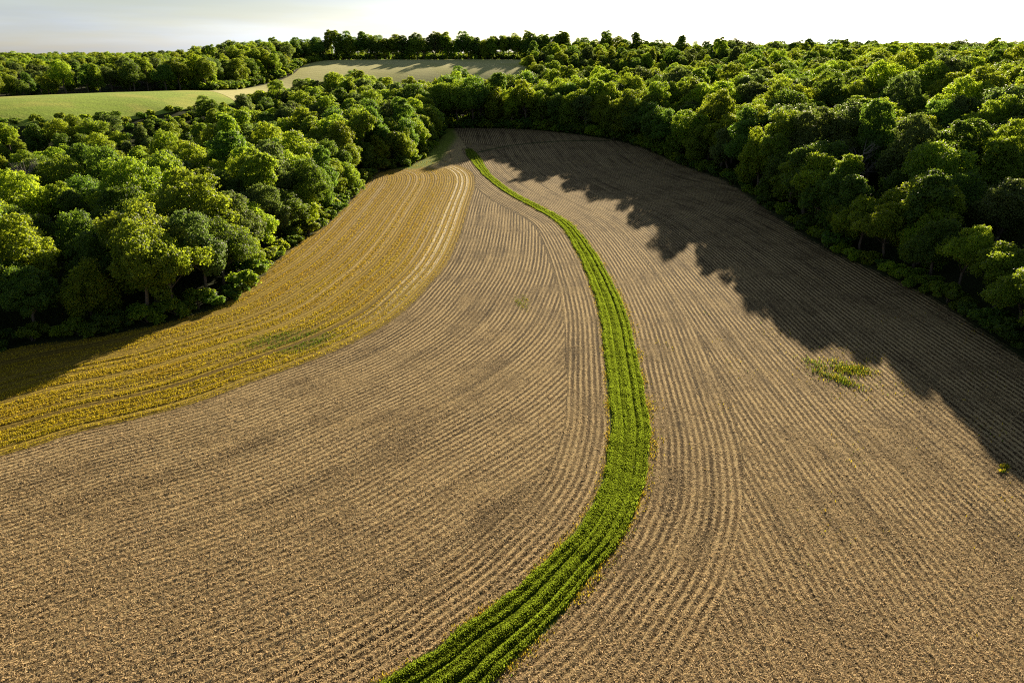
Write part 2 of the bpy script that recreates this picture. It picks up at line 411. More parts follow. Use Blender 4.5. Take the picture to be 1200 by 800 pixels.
tag(mesh_obj('grass', V, F, leaf_mat('lush_grass', (.115, .16, .018), (.25, .34, .025), .5, .6, .2, .6), attrs={'tone': ('POINT', np.repeat(tone, 4))}), kind='stuff')

# rusty and yellow weeds along both borders of the grass
r = np.random.default_rng(14)
n = 13000
sY = np.interp((28 ** -.4 + r.uniform(0, 1, n) * (200 ** -.4 - 28 ** -.4)) ** -2.5, STRIP[:, 1], cum)
cx = np.interp(sY, cum, STRIP[:, 0]); cy = np.interp(sY, cum, STRIP[:, 1])
tx = np.interp(sY + .5, cum, STRIP[:, 0]) - cx; ty = np.interp(sY + .5, cum, STRIP[:, 1]) - cy; tl = np.hypot(tx, ty) + 1e-9
side = np.where(r.uniform(size=n) < .66, 1, -1)
patch = .5 + .5 * wob(cx, cy, .55, 51)
offm = side * (np.interp(cy, _hwY, _hwW) + .05 + np.abs(r.normal(0, .28, n)) * (1 + 1.2 * (side > 0) * patch))
keep = r.uniform(size=n) < np.clip(-.3 + 1.2 * patch, .04, 1)
X = (cx + ty / tl * offm)[keep]; Y = (cy - tx / tl * offm)[keep]; n = len(X)
V, F = blades(np.stack([X, Y, h(X, Y)], 1), r.uniform(.08, .27, n), r.uniform(.05, .11, n), .7, r)
tag(mesh_obj('weeds', V, F, MAT_CROP, attrs={'tone': ('POINT', np.repeat(np.clip(r.normal(.55, .35, n), 0, 1), 4)), 'shade': ('POINT', np.repeat(r.uniform(.1, 1, n), 4))}), kind='stuff')

# weed patches standing in the bare field
def weed_patch(name, label, cx, cy, rx, ry, ang, n, hmax, t0, seed, cat='weeds'):
    r = np.random.default_rng(seed)
    k = max(3, n // 160)
    cc = r.normal(0, .45, (k, 2))
    q = cc[r.integers(0, k, n)] + r.normal(0, .27, (n, 2))
    x = cx + q[:, 0] * rx * math.cos(ang) - q[:, 1] * ry * math.sin(ang); y = cy + q[:, 0] * rx * math.sin(ang) + q[:, 1] * ry * math.cos(ang)
    V, F = blades(np.stack([x, y, h(x, y)], 1), r.uniform(.2, 1, n) * hmax, r.uniform(.05, .13, n), .7, r)
    V = V - np.array([cx, cy, float(h(np.array(cx), np.array(cy)))])
    ob = mesh_obj(name, V, F, MAT_CROP, attrs={'tone': ('POINT', np.repeat(np.clip(r.normal(t0, .15, n), 0, 1), 4)), 'shade': ('POINT', np.repeat(r.uniform(0, 1, n), 4))})
    ob.location = (cx, cy, float(h(np.array(cx), np.array(cy))))
    return tag(ob, label if name != 'weeds' else None, cat if name != 'weeds' else None)
weed_patch('weed_clump', 'largest yellow green weed clump in the brown stubble beside the tree shadow', 45.2, 86.5, 5.0, 2.6, -1.0, 900, .5, .97, 61)
weed_patch('weed_clump', 'smaller weed clump just beyond the largest one, touching the tree shadow', 49.4, 88.6, 4.4, 2.0, .15, 1000, .42, .92, 62)
weed_patch('weed_clump', 'small bright weed tuft lying against the nearest tip of the tree shadow', 52.6, 62.0, .8, .5, .5, 200, .4, .85, 63)
del_ = weed_patch('weeds', 'thin pale green weed patch in the bare field between gold and grass strips', 2.2, 113.5, 1.3, 5.2, .2, 380, .16, .95, 64)
del_['kind'] = 'stuff'

# stray growth between the rows of the right field, thickest round the weed clumps
r = np.random.default_rng(65)
n = 60000
X = r.uniform(20, 78, n); Y = r.uniform(30, 112, n)
pm = np.clip(wob(X, Y, .3, 66) * 1.2 - .35, 0, 1) * .5 + np.clip(wob(X, Y, 1.1, 67) - .45, 0, 1) * .35 + .8 * np.exp(-((X - 47) / 5) ** 2 - ((Y - 87) / 6) ** 2) + .002
d1, _ = line_dist(X, Y, STRIP[::2])
keep = (r.uniform(size=n) < pm * .5) & inside(X, Y, FIELD_POLY) & (d1 > 5)
X, Y = X[keep], Y[keep]; n = len(X)
V, F = blades(np.stack([X, Y, h(X, Y)], 1), r.uniform(.08, .3, n), r.uniform(.05, .13, n), .7, r)
tag(mesh_obj('weeds', V, F, MAT_CROP, attrs={'tone': ('POINT', np.repeat(np.clip(r.normal(.62, .28, n), 0, 1), 4)), 'shade': ('POINT', np.repeat(r.uniform(0, .8, n), 4))}), kind='stuff')

# ------------------------------------------------------------------ pasture and hill field, sheets lofted between two lines
def loft(name, A, B, mat, ns, nt, lift=.12, kind='structure'):
    A = spline(A, 12); B = spline(B, 12)
    def res(L, n):
        s = np.concatenate([[0], np.cumsum(np.linalg.norm(np.diff(L, axis=0), axis=1))])
        q = np.linspace(0, s[-1], n)
        return np.stack([np.interp(q, s, L[:, 0]), np.interp(q, s, L[:, 1])], 1)
    A = res(A, ns); B = res(B, ns)
    t = np.linspace(0, 1, nt)[:, None, None]
    G = A[None] * (1 - t) + B[None] * t
    z = h(G[..., 0], G[..., 1]) + lift
    ob = mesh_obj(name, np.concatenate([G, z[..., None]], -1).reshape(-1, 3), grid_faces(nt, ns), mat, smooth=True)
    return tag(ob, kind=kind)

m = NT('pasture_grass'); p = m.pos()
n1 = m.noise(p, .05, 4); n2 = m.noise(p, .7, 5, .7)
c = m.mix(n2, (.20, .31, .035), (.35, .46, .06)); c = m.mix(m.step(n1, .45, .65), c, (.40, .43, .08))
sx = m.n('ShaderNodeSeparateXYZ', {0: p}); w = m.math('SINE', m.math('MULTIPLY', m.math('MULTIPLY_ADD', sx.outputs[1], 1., m.math('MULTIPLY', sx.outputs[0], -.62)), .75)); c = m.mix(m.math('MULTIPLY_ADD', w, .13, .13), c, (.2, .24, .05))
MAT_PAST = m.end(m.bsdf(c, 1., m.n('ShaderNodeBump', {'Strength': .5, 'Distance': .4, 'Height': n2}).outputs[0]))
m = NT('hill_stubble'); p = m.pos()
n1 = m.noise(p, .03, 4); n2 = m.noise(p, .9, 5, .7)
sx = m.n('ShaderNodeSeparateXYZ', {0: p})
w = m.math('SINE', m.math('MULTIPLY', m.math('MULTIPLY_ADD', sx.outputs[1], 1., m.math('MULTIPLY', sx.outputs[0], .25)), .9))
c = m.mix(n2, (.46, .46, .17), (.60, .58, .25)); c = m.mix(m.math('MULTIPLY', m.step(n1, .45, .65), .6), c, (.44, .45, .12)); c = m.mix(m.math('MULTIPLY_ADD', w, .12, .12), c, (.25, .2, .1))
MAT_HILL = m.end(m.bsdf(c, 1., m.n('ShaderNodeBump', {'Strength': .3, 'Distance': .3, 'Height': n2}).outputs[0]))
loft('pasture', [(-330, 226), (-240, 237), (-190, 249), (-166, 274), (-147, 308), (-133, 350)], [(-420, 325), (-300, 325), (-236, 335), (-200, 352), (-176, 366), (-158, 378)], MAT_PAST, 160, 60)
loft('hill_field', [(-133, 350.5), (-126, 400), (-119, 432), (-110, 446), (-60, 466), (-25, 470), (8, 474)], [(-158, 378.5), (-155, 425), (-145, 478), (-150, 540), (-142, 588), (-70, 602), (-20, 605), (30, 602)], MAT_HILL, 240, 60)

# ------------------------------------------------------------------ trees
BARK = None
m = NT('bark'); p = m.n('ShaderNodeTexCoord').outputs['Object']
n1 = m.noise(p, 3., 5, .7)
BARK = m.end(m.bsdf(m.mix(n1, (.05, .04, .03), (.16, .13, .10)), .95))
m = NT('dead_bark'); p = m.n('ShaderNodeTexCoord').outputs['Object']
DEADBARK = m.end(m.bsdf(m.mix(m.noise(p, 2., 4), (.16, .14, .12), (.30, .27, .24)), .9))

def tube(pts, rad, k=6):
    pts = np.array(pts, float); V = []; F = []
    for i, q in enumerate(pts):
        d = pts[min(i + 1, len(pts) - 1)] - pts[max(i - 1, 0)]; d /= np.linalg.norm(d) + 1e-9
        a = np.cross(d, (0, 0, 1.)) if abs(d[2]) < .95 else np.cross(d, (1., 0, 0))
        a /= np.linalg.norm(a); b = np.cross(d, a)
        for j in range(k):
            t = 2 * PI * j / k
            V.append(q + rad[i] * (a * math.cos(t) + b * math.sin(t)))
    for i in range(len(pts) - 1):
        for j in range(k):
            F.append((i * k + j, i * k + (j + 1) % k, (i + 1) * k + (j + 1) % k, (i + 1) * k + j))
    return np.array(V), np.array(F)

def join(parts):
    V = []; F = []; o = 0
    for v, f in parts:
        V.append(v); F.append(f + o); o += len(v)
    return np.concatenate(V), np.concatenate(F)

def crown_mesh(name, mat, seed, r, z0, z1, nl, nleaf, leaf, top=.5, lobe=(1.1, 1.9), gap=.0, squash=1.):
    """leaf sprays on the shells of many small clumps set round an uneven crown"""
    g = np.random.default_rng(seed)
    C = np.array([0, 0, (z0 + z1) / 2]); hz = (z1 - z0) / 2
    # a few sub-crowns, each carried by its own limb, set round the axis at different heights
    ns = int(g.integers(4, 7)); subs = []
    for k in range(ns):
        a = 2 * PI * k / ns + g.uniform(-.5, .5); q = g.uniform(.38, .62) * r if k else 0.
        zz = g.uniform(-.5, .42) if k else g.uniform(.3, .5)
        subs.append((C + np.array([q * math.cos(a), q * math.sin(a), zz * hz]), r * g.uniform(.40, .62), hz * g.uniform(.36, .6)))
    L = []; tries = 0
    while len(L) < nl and tries < 9000:
        tries += 1
        sc_, sr, sh_ = subs[g.integers(ns)]
        d = g.normal(size=3); d /= np.linalg.norm(d)
        if d[2] < -.55 and g.uniform() < .7: continue
        lr = g.uniform(*lobe) * g.uniform(.55, .95)
        rho = g.uniform(.45, 1.1)
        c = sc_ + d * rho * np.array([sr, sr, sh_])
        c[2] = min(max(c[2], z0 + lr * .5), z1 - lr * .4)
        if any(np.linalg.norm(c - q[0]) < .5 * (lr + q[1]) for q in L):
            continue
        L.append((c, lr))
    cen = np.array([q[0] for q in L]); rad = np.array([q[1] for q in L])
    w = rad ** 2; w /= w.sum()
    P = []; N = []; T = []
    need = nleaf
    lt = g.uniform(0, 1, len(L))
    while need > 0:
        n = need * 2 + 200
        li = g.choice(len(L), n, p=w)
        d = g.normal(size=(n, 3)); d /= np.linalg.norm(d, axis=1)[:, None]
        o = cen[li] - C; o /= np.array([r, r, hz]); o /= np.linalg.norm(o, axis=1)[:, None] + 1e-6
        d = d + .55 * o + np.array([0, 0, .3]); d /= np.linalg.norm(d, axis=1)[:, None]
        bump = 1 + .3 * np.sin(4 * d[:, 0] + li) * np.sin(4 * d[:, 1] + 2 * li) + .16 * np.sin(9 * d[:, 2] + 3 * li) * np.sin(8 * d[:, 0]) + g.normal(0, .15, n) + (g.uniform(size=n) < .06) * g.uniform(0, .55, n)
        pos = cen[li] + d * (rad[li] * bump)[:, None] * np.array([1, 1, .82 * squash])
        ok = np.ones(n, bool)
        for k in range(len(L)):
            q = (pos - cen[k]) / rad[k]
            ok &= ~((np.einsum('ij,ij->i', q, q) < .5) & (li != k))
        ok &= g.uniform(size=n) > gap * (np.sin(2.1 * pos[:, 0] + seed) * np.sin(1.9 * pos[:, 1]) * np.sin(2.3 * pos[:, 2]) > .1)
        pos, d, li = pos[ok][:need], d[ok][:need], li[ok][:need]
        P.append(pos); N.append(d); T.append(lt[li]); need -= len(pos)
    P = np.concatenate(P); N = np.concatenate(N); T = np.concatenate(T); n = len(P)
    nn = N * .75 + g.normal(0, .55, (n, 3)) + np.array([0, 0, .25]); nn /= np.linalg.norm(nn, axis=1)[:, None]
    a = np.cross(nn, g.normal(size=(n, 3))); a /= np.linalg.norm(a, axis=1)[:, None] + 1e-9
    b = np.cross(nn, a)
    s = (leaf * g.uniform(.6, 1.35, n))[:, None]
    asp = g.uniform(.5, .9, n)[:, None]
    fold = nn * s * g.uniform(-.35, .1, n)[:, None]
    V = np.stack([P - a * s, P + b * s * asp + fold * .3, P + a * s + fold, P - b * s * asp + fold * .3], 1).reshape(-1, 3)
    F = np.arange(4 * n).reshape(-1, 4)
    ob = mesh_obj(name, V, F, mat, attrs={'tone': ('POINT', np.repeat(np.clip(T * .6 + g.uniform(0, .4, n), 0, 1), 4))})
    return ob, cen, rad

def trunk_mesh(name, seed, cen, z0, z1, rt, mat):
    g = np.random.default_rng(seed + 900)
    top = z0 + (z1 - z0) * .72
    pts = [(0, 0, -.6)] + [(g.normal(0, .12) * k, g.normal(0, .12) * k, top * k / 5) for k in range(1, 6)]
    rad = [rt * 1.35, rt, rt * .85, rt * .66, rt * .45, rt * .2]
    parts = [tube(pts, rad, 8)]
    for c in cen[g.permutation(len(cen))[:9]]:
        k = g.uniform(.35, .75); s = np.array(pts[1 + int(k * 4)]); e = c
        mid = (s + e) / 2 + np.array([0, 0, -.3])
        parts.append(tube([s, mid, e], [rt * .38, rt * .24, rt * .07], 5))
    V, F = join(parts)
    return mesh_obj(name, V, F, mat, smooth=True)

LEAF = {
    'mid green': leaf_mat('leaf_mid', (.092, .152, .016), (.44, .60, .035), .5),
    'deep green': leaf_mat('leaf_deep', (.058, .115, .018), (.26, .43, .035), .48),
    'yellow green': leaf_mat('leaf_yellow', (.115, .178, .014), (.52, .68, .035), .52),
    'grey green': leaf_mat('leaf_grey', (.085, .125, .032), (.26, .38, .06), .45),
}
# form: crown radius, crown foot, top, clumps, leaves, leaf size, flat top, gap
FORMS = {
    'broad': dict(r=5.6, z0=4.2, z1=15.6, nl=110, top=.7, lobe=(1.1, 2.0)),
    'round': dict(r=4.8, z0=3.6, z1=16., nl=95, top=.9, lobe=(1.0, 1.8)),
    'tall': dict(r=3.9, z0=3.4, z1=17.4, nl=85, top=1.1, lobe=(.95, 1.6)),
    'bushy': dict(r=4.9, z0=.7, z1=13.4, nl=105, top=.8, lobe=(1.0, 1.7)),
    'ragged': dict(r=4.9, z0=4.5, z1=16.6, nl=60, top=.7, lobe=(1.0, 1.8), gap=.5),
}
PROTO = []    # dict(form, tone, root, crown, trunk, r, ht)
combos = [('broad', 'mid green'), ('broad', 'deep green'), ('broad', 'yellow green'), ('round', 'mid green'), ('round', 'deep green'), ('round', 'yellow green'),
          ('tall', 'deep green'), ('tall', 'mid green'), ('bushy', 'mid green'), ('bushy', 'yellow green'), ('bushy', 'deep green'), ('ragged', 'mid green'), ('ragged', 'grey green'), ('round', 'grey green')]
for i, (f, t) in enumerate(combos):
    q = FORMS[f]
    cr, cen, rad = crown_mesh('crown', LEAF[t], 100 + i, q['r'], q['z0'], q['z1'], q['nl'], 21000 if f != 'ragged' else 14000, .175, q['top'], q['lobe'], q.get('gap', .3))
    tr = trunk_mesh('trunk', 100 + i, cen, q['z0'], q['z1'], .32, BARK)
    PROTO.append(dict(form=f, tone=t, crown=cr, trunk=tr, r=q['r'], ht=q['z1'], used=False))
IDX = {}
for i, q in enumerate(PROTO): IDX.setdefault(q['form'], []).append(i)

# where trees may stand
LEFT_WOOD = [(-190, 62), (-130, 76), (-76, 93), (-51.7, 111.3), (-49.6, 149), (-46.5, 170), (-46, 205), (-45, 232), (-34, 250), (-31.6, 277), (-30.3, 300), (-30.8, 322), (-29, 330),
             (-30, 458), (-60, 454), (-106, 434), (-116, 395), (-124, 350), (-134, 302), (-152, 264), (-186, 238), (-240, 226), (-330, 214), (-330, 62)]
RIGHT_WOOD = [(-30, 323), (0, 323), (24.9, 309.5), (46.5, 285.4), (58, 251.8), (66.7, 216.6), (67.8, 177), (68.5, 146), (73.5, 114.5), (71.8, 87), (72, 60), (74, 30), (150, 30), (560, 380), (560, 720), (190, 720), (190, 582), (110, 588), (40, 596), (12, 540), (8, 468), (-30, 458)]
LEFT_BELT = [(-430, 330), (-300, 328), (-238, 338), (-203, 358), (-180, 374), (-162, 392), (-159, 428), (-150, 480), (-155, 540), (-148, 594), (-150, 612), (-240, 660), (-600, 660), (-600, 330)]
ROW_BELT = [(-148, 590), (-70, 605), (0, 609), (110, 594), (190, 588), (190, 597), (110, 603), (0, 618), (-70, 614), (-148, 599)]

def darts(poly, n, dmin, seed, edge=0.):
    g = np.random.default_rng(seed)
    P = np.array(poly); lo = P.min(0); hi = P.max(0)
    x = g.uniform(lo[0], hi[0], n); y = g.uniform(lo[1], hi[1], n)
    k = inside(x, y, poly)
    if edge:
        d, _ = line_dist(x, y, EDGE)
        k &= np.abs(d) > edge
    x, y = x[k], y[k]
    cells = {}; out = []
    for a, b in zip(x, y):
        i, j = int(a // dmin), int(b // dmin)
        if any((a - u) ** 2 + (b - v) ** 2 < dmin * dmin for ii in (-1, 0, 1) for jj in (-1, 0, 1) for u, v in cells.get((i + ii, j + jj), ())):
            continue
        cells.setdefault((i, j), []).append((a, b)); out.append((a, b))
    return np.array(out)

TREES = []      # x, y, scale_r, scale_z, rot, proto, zone
g = np.random.default_rng(77)
def pick(forms, weights):
    f = forms[g.choice(len(forms), p=np.array(weights) / sum(weights))]
    return int(g.choice(IDX[f]))
def put(x, y, zone, forms, weights, s0, s1, proto=None):
    s = g.uniform(s0, s1)
    TREES.append([x, y, s * g.uniform(.9, 1.12), s * g.uniform(.92, 1.1), g.uniform(0, 2 * PI), pick(forms, weights) if proto is None else proto, zone])
# a front rank along the field's edge
def rank(L, gap, off, zone, forms, weights, s0, s1, skip=lambda x, y: False):
    L = spline(L, 6); s = np.concatenate([[0], np.cumsum(np.linalg.norm(np.diff(L, axis=0), axis=1))])
    q = 0.
    while q < s[-1]:
        x = np.interp(q, s, L[:, 0]); y = np.interp(q, s, L[:, 1]); x2 = np.interp(q + 1, s, L[:, 0]); y2 = np.interp(q + 1, s, L[:, 1])
        l = math.hypot(x2 - x, y2 - y) or 1; o = off + g.uniform(-.8, 1.6)
        nx, ny = -(y2 - y) / l, (x2 - x) / l
        if not skip(x, y): put(x + nx * o, y + ny * o, zone, forms, weights, s0, s1)
        q += gap * g.uniform(.8, 1.25)
rank(LEFT_EDGE, 7.2, 4.2, 'left edge', ['bushy', 'round', 'broad', 'tall'], [.6, .2, .15, .05], .72, 1.0)
rank(FAR_EDGE, 7.2, 4.4, 'right edge', ['bushy', 'round', 'broad', 'tall'], [.4, .27, .25, .08], 1.05, 1.3)
rank(RIGHT_EDGE[:5], 7.4, 4.4, 'right edge', ['bushy', 'round', 'broad', 'tall'], [.4, .27, .25, .08], .95, 1.25)
rank(RIGHT_EDGE[4:], 7.4, 4.4, 'right edge', ['bushy', 'round', 'broad', 'tall'], [.45, .27, .22, .06], .9, 1.1, skip=lambda x, y: 112 < y < 150)
rank([(68.5, 147), (69.5, 138), (73, 118), (73.3, 112)], 7.0, 4.4, 'right edge', ['bushy', 'round', 'broad'], [.5, .25, .25], .7, .84)
put(80, 130, 'right edge', ['tall'], [1], 1.2, 1.2)
allf = ['broad', 'round', 'tall', 'bushy', 'ragged']
PAST_EDGE = np.array([(-330, 226), (-240, 237), (-190, 249), (-166, 274), (-147, 308), (-133, 350)], float)
for poly, zone, dmin, n, sd, s0, s1 in ((LEFT_WOOD, 'left wood', 6.4, 9000, 1, .78, 1.2), (RIGHT_WOOD, 'right wood', 7.6, 26000, 2, .85, 1.42), (LEFT_BELT, 'left belt', 7.4, 9000, 3, .8, 1.1)):
    for x, y in darts(poly, n, dmin, sd, 8.5):
        low = (zone == 'right wood' and x < 150 and y > 440) or (zone == 'left wood' and x < (-95 if y > 185 else -118)) or (x < 100 and y > 415 and zone != 'left belt') or (zone == 'left belt' and x < -222)      # the rims below the two hill fields carry shorter trees
        if zone == 'left wood' and x < -125 and abs(line_dist(np.array([x]), np.array([y]), PAST_EDGE)[0][0]) < 19 and g.uniform() < .72: continue
        put(x, y, zone, allf, [.3, .3, .14, .14, .12], s0 * (.72 if low else 1), s1 * (.72 if low else 1))
for x, y in darts(ROW_BELT, 4500, 5.1, 4):
    put(x, y, 'hill row', ['tall', 'round', 'bushy', 'broad'], [.3, .25, .25, .2], .95, 1.35)
# lone trees standing against the hill field
put(-34, 470, 'hill field', ['round'], [1], 1.05, 1.05, IDX['round'][1])
put(-98, 452, 'hill field', ['broad'], [1], .95, .95, IDX['broad'][1])

DEAD = ((-110, 157, 18., 401, 'bare grey dead tree among green crowns near the left frame edge'), (88, 176, 16.5, 402, 'bare grey dead tree low on the right slope behind the front trees'))
def crowds(t):
    # the two dead trees stand in small gaps of the canopy
    for x, y, *_ in DEAD:
        dx, dy = t[0] - x, t[1] - y; l = math.hypot(x, y)
        a = -(dx * x + dy * y) / l; b = abs(dx * y - dy * x) / l
        if math.hypot(dx, dy) < 6 or (0 < a < 17 and b < 5.5): return True
    return False
TREES = [t for t in TREES if not crowds(t) and not inside(np.array([t[0]]), np.array([t[1]]), FIELD_POLY)[0]]
SHADE = np.array([(-60, 226), (0, 225.5), (12.4, 226), (27, 213), (28.6, 197.7), (29, 169.5), (37, 146.1), (41, 126.1), (42.5, 111), (47, 98.4), (49, 93), (52, 90), (55, 83), (53, 77), (47.5, 61), (54, 57), (58, 64), (66, 58), (80, 45)], float)
dxy = np.array([-math.sin(SUN_AZ), -math.cos(SUN_AZ)]); tel = math.tan(SUN_EL)
for t in TREES:
    if t[6] not in ('right edge', 'right wood') or t[1] > 330 or t[0] > 190: continue
    q = PROTO[t[5]]; z = float(h(np.array(t[0]), np.array(t[1])))
    for _ in range(14):
        bad = False
        for fr, lat in ((.97, 0.), (.78, .75), (.78, -.75)):
            x, y = t[0] + dxy[1] * lat * q['r'] * t[2], t[1] - dxy[0] * lat * q['r'] * t[2]
            L = (z + q['ht'] * fr * t[3] - valley(y - 50) + .3) / tel
            x, y = x + dxy[0] * L, y + dxy[1] * L
            # the lit side of the line lies nearer the camera and to the left
            d, _ = line_dist(np.array([x]), np.array([y]), SHADE)
            if d[0] > .6 + (3.2 * math.sin(9 * t[4])) * (math.sin(9 * t[4]) > .55) and inside(np.array([x]), np.array([y]), FIELD_POLY)[0]: bad = True
        if not bad or t[3] < .55: break
        t[3] *= .95; t[2] *= .975
T = np.array([[t[0], t[1], PROTO[t[5]]['r'] * t[2], PROTO[t[5]]['ht'] * t[3]] for t in TREES])
TZ = h(T[:, 0], T[:, 1])
# how much of each tree can be seen from the camera's place: crowns drawn near to far on a coarse grid
sxc, syc = 512, 342
f = 1200 / 1.5 * sxc / 1200
zc = TZ + T[:, 3] * .55 - CAM_H
fw = T[:, 1] * math.cos(PITCH) - zc * math.sin(PITCH); upv = T[:, 1] * math.sin(PITCH) + zc * math.cos(PITCH)
px = sxc / 2 + f * T[:, 0] / np.maximum(fw, 1); py = syc / 2 - f * upv / np.maximum(fw, 1)
rx = f * T[:, 2] / np.maximum(fw, 1); ry = f * T[:, 3] * .45 / np.maximum(fw, 1)
occ = np.zeros((syc, sxc), bool); seen = np.zeros(len(T), int)
for i in np.argsort(fw):
    if fw[i] < 5 or px[i] + rx[i] < 0 or px[i] - rx[i] > sxc: continue
    x0, x1 = max(0, int(px[i] - rx[i])), min(sxc, int(px[i] + rx[i]) + 1); y0, y1 = max(0, int(py[i] - ry[i])), min(syc, int(py[i] + ry[i]) + 1)
    if x0 >= x1 or y0 >= y1: continue
    xx, yy2 = np.meshgrid(np.arange(x0, x1), np.arange(y0, y1))
    el = ((xx - px[i]) / max(rx[i], .5)) ** 2 + ((yy2 - py[i]) / max(ry[i], .5)) ** 2 < 1
    sub = occ[y0:y1, x0:x1]
    seen[i] = int((el & ~sub).sum()); sub |= el
N_SINGLE = 290
order = np.argsort(-seen)
single = set(int(i) for i in order[:N_SINGLE] if seen[i] > 0)

def zone_phrase(t):
    x, y, z = t[0], t[1], t[6]
    if z == 'left edge':
        return ('at near corner of left wood' if y < 120 else 'on golden field edge, nearer half' if y < 172 else 'on golden field edge, farther half' if y < 240 else 'at far tip of left wood by verge')
    if z == 'right edge':
        return ('behind shaded far end of field' if y > 296 else 'on far bend of right wood edge' if y > 235 else 'on right wood edge, midway along shadow' if y > 150 else 'on right wood edge nearest the camera')
    if z == 'left wood':
        d = -x - 46
        if y > 330: return 'in dark hollow wood below hill field'
        if y > 240: return 'deep in left wood toward far tip'
        if x < -125: return 'in left wood just below green pasture' if y > 190 else 'at outer end of left wood'
        return ('in left wood, near end' if y < 150 else 'in mid left wood') + (', second rank' if d < 26 else ', well back')
    if z == 'right wood':
        if x < 190 and y > 470: return 'on rise before ridge row'
        if x < 60: return 'in middle wood just behind field end' if y < 380 else 'in middle wood under hill field'
        if y > 400: return 'on skyline of right wood' if x > 190 else 'high on slope toward ridge row'
        if x < 105: return 'low on right slope, ' + ('near end' if y < 130 else 'beside the shaded field' if y < 230 else 'above the far bend')
        return ('high on right slope, ' if x > 165 else 'halfway up right slope, ') + ('near end' if y < 170 else 'middle stretch' if y < 270 else 'far stretch')
    if z == 'left belt':
        return 'in tree belt behind green pasture' if y < 372 else 'in tree belt beside hill field'
    if z == 'hill row':
        return 'in thin ridge row behind hill field' if x < 20 else 'in ridge row right of hill field'
    return 'standing alone in front of the hill field'
FORM_WORD = {'broad': 'broad crowned', 'round': 'round crowned', 'tall': 'tall narrow', 'bushy': 'low branching bushy', 'ragged': 'open ragged'}
GROUP = {'left edge': 'trees of the left wood', 'left wood': 'trees of the left wood', 'right edge': 'trees of the right wood', 'right wood': 'trees of the right wood', 'left belt': 'trees of the belt behind the pasture',
         'hill row': 'trees of the ridge row', 'hill field': 'trees before the hill field'}
SHORT = {'broad': 'broad', 'round': 'round', 'tall': 'tall', 'bushy': 'bushy', 'ragged': 'ragged'}
names = {}
for i in sorted(single):
    t = TREES[i]; q = PROTO[t[5]]
    names.setdefault((q['form'], q['tone'], zone_phrase(t)), []).append(i)
ORD = ['first', 'second', 'third', 'fourth', 'fifth', 'sixth', 'seventh', 'eighth', 'ninth', 'tenth', 'eleventh', 'twelfth']
LABEL = {}
for (fo, to, zp), L in names.items():
    base = f'{SHORT[fo]} {to} tree {zp}'
    if len(L) == 1: LABEL[L[0]] = base; continue
    L = sorted(L, key=lambda i: px[i])
    for k, i in enumerate(L):
        w = ('leftmost' if k == 0 else 'rightmost') if len(L) == 2 or k in (0, len(L) - 1) else 'middle' if len(L) == 3 else ORD[k] + ' from left,'
        LABEL[i] = f'{w} {base}'

def new_tree(i):
    t = TREES[i]; q = PROTO[t[5]]
    root = bpy.data.objects.new('tree', None); col.objects.link(root)
    root.empty_display_size = .5
    root.location = (t[0], t[1], TZ[i] - .1); root.rotation_euler = (.09 * math.sin(7 * t[4]), .09 * math.cos(5 * t[4]), t[4]); root.scale = (t[2] * (1 + .1 * math.sin(11 * t[4])), t[2] * (1 - .1 * math.sin(11 * t[4])), t[3])
    if not q['used']:
        cr, tr = q['crown'], q['trunk']; q['used'] = True
    else:
        cr, tr = q['crown'].copy(), q['trunk'].copy()
        col.objects.link(cr); col.objects.link(tr)
    cr.parent = root; tr.parent = root
    tag(root, LABEL[i], 'tree', GROUP[t[6]])
for i in sorted(single):
    new_tree(i)

# the rest of the woods as one mass: the same trees set on points
rest = [i for i in range(len(TREES)) if i not in single]
far = darts([(-700, 640), (-300, 640), (0, 600), (160, 570), (560, 720), (560, 390), (900, 500), (900, 1800), (-700, 1800)], 40000, 11., 9)
far = far[(np.hypot(far[:, 0], far[:, 1]) > 540) & ~((np.abs(far[:, 0]) < 230) & (far[:, 1] < 1050))]     # open ground beyond the ridge row
# keep the far hills' trees that face this valley
pts = [(TREES[i][0], TREES[i][1], TZ[i] - .1) for i in rest] + [(x, y, z) for (x, y), z in zip(far, h(far[:, 0], far[:, 1]))]
n0 = len(rest); nf = len(far)
idx = np.array([TREES[i][5] for i in rest] + list(g.choice([k for k, q in enumerate(PROTO) if q['form'] in ('broad', 'round', 'bushy')], nf)))
srr = np.array([TREES[i][2] for i in rest] + list(g.uniform(.9, 1.4, nf))); szz = np.array([TREES[i][3] for i in rest] + list(g.uniform(.8, 1.15, nf)))
rot = np.array([TREES[i][4] for i in rest] + list(g.uniform(0, 6.28, nf)))

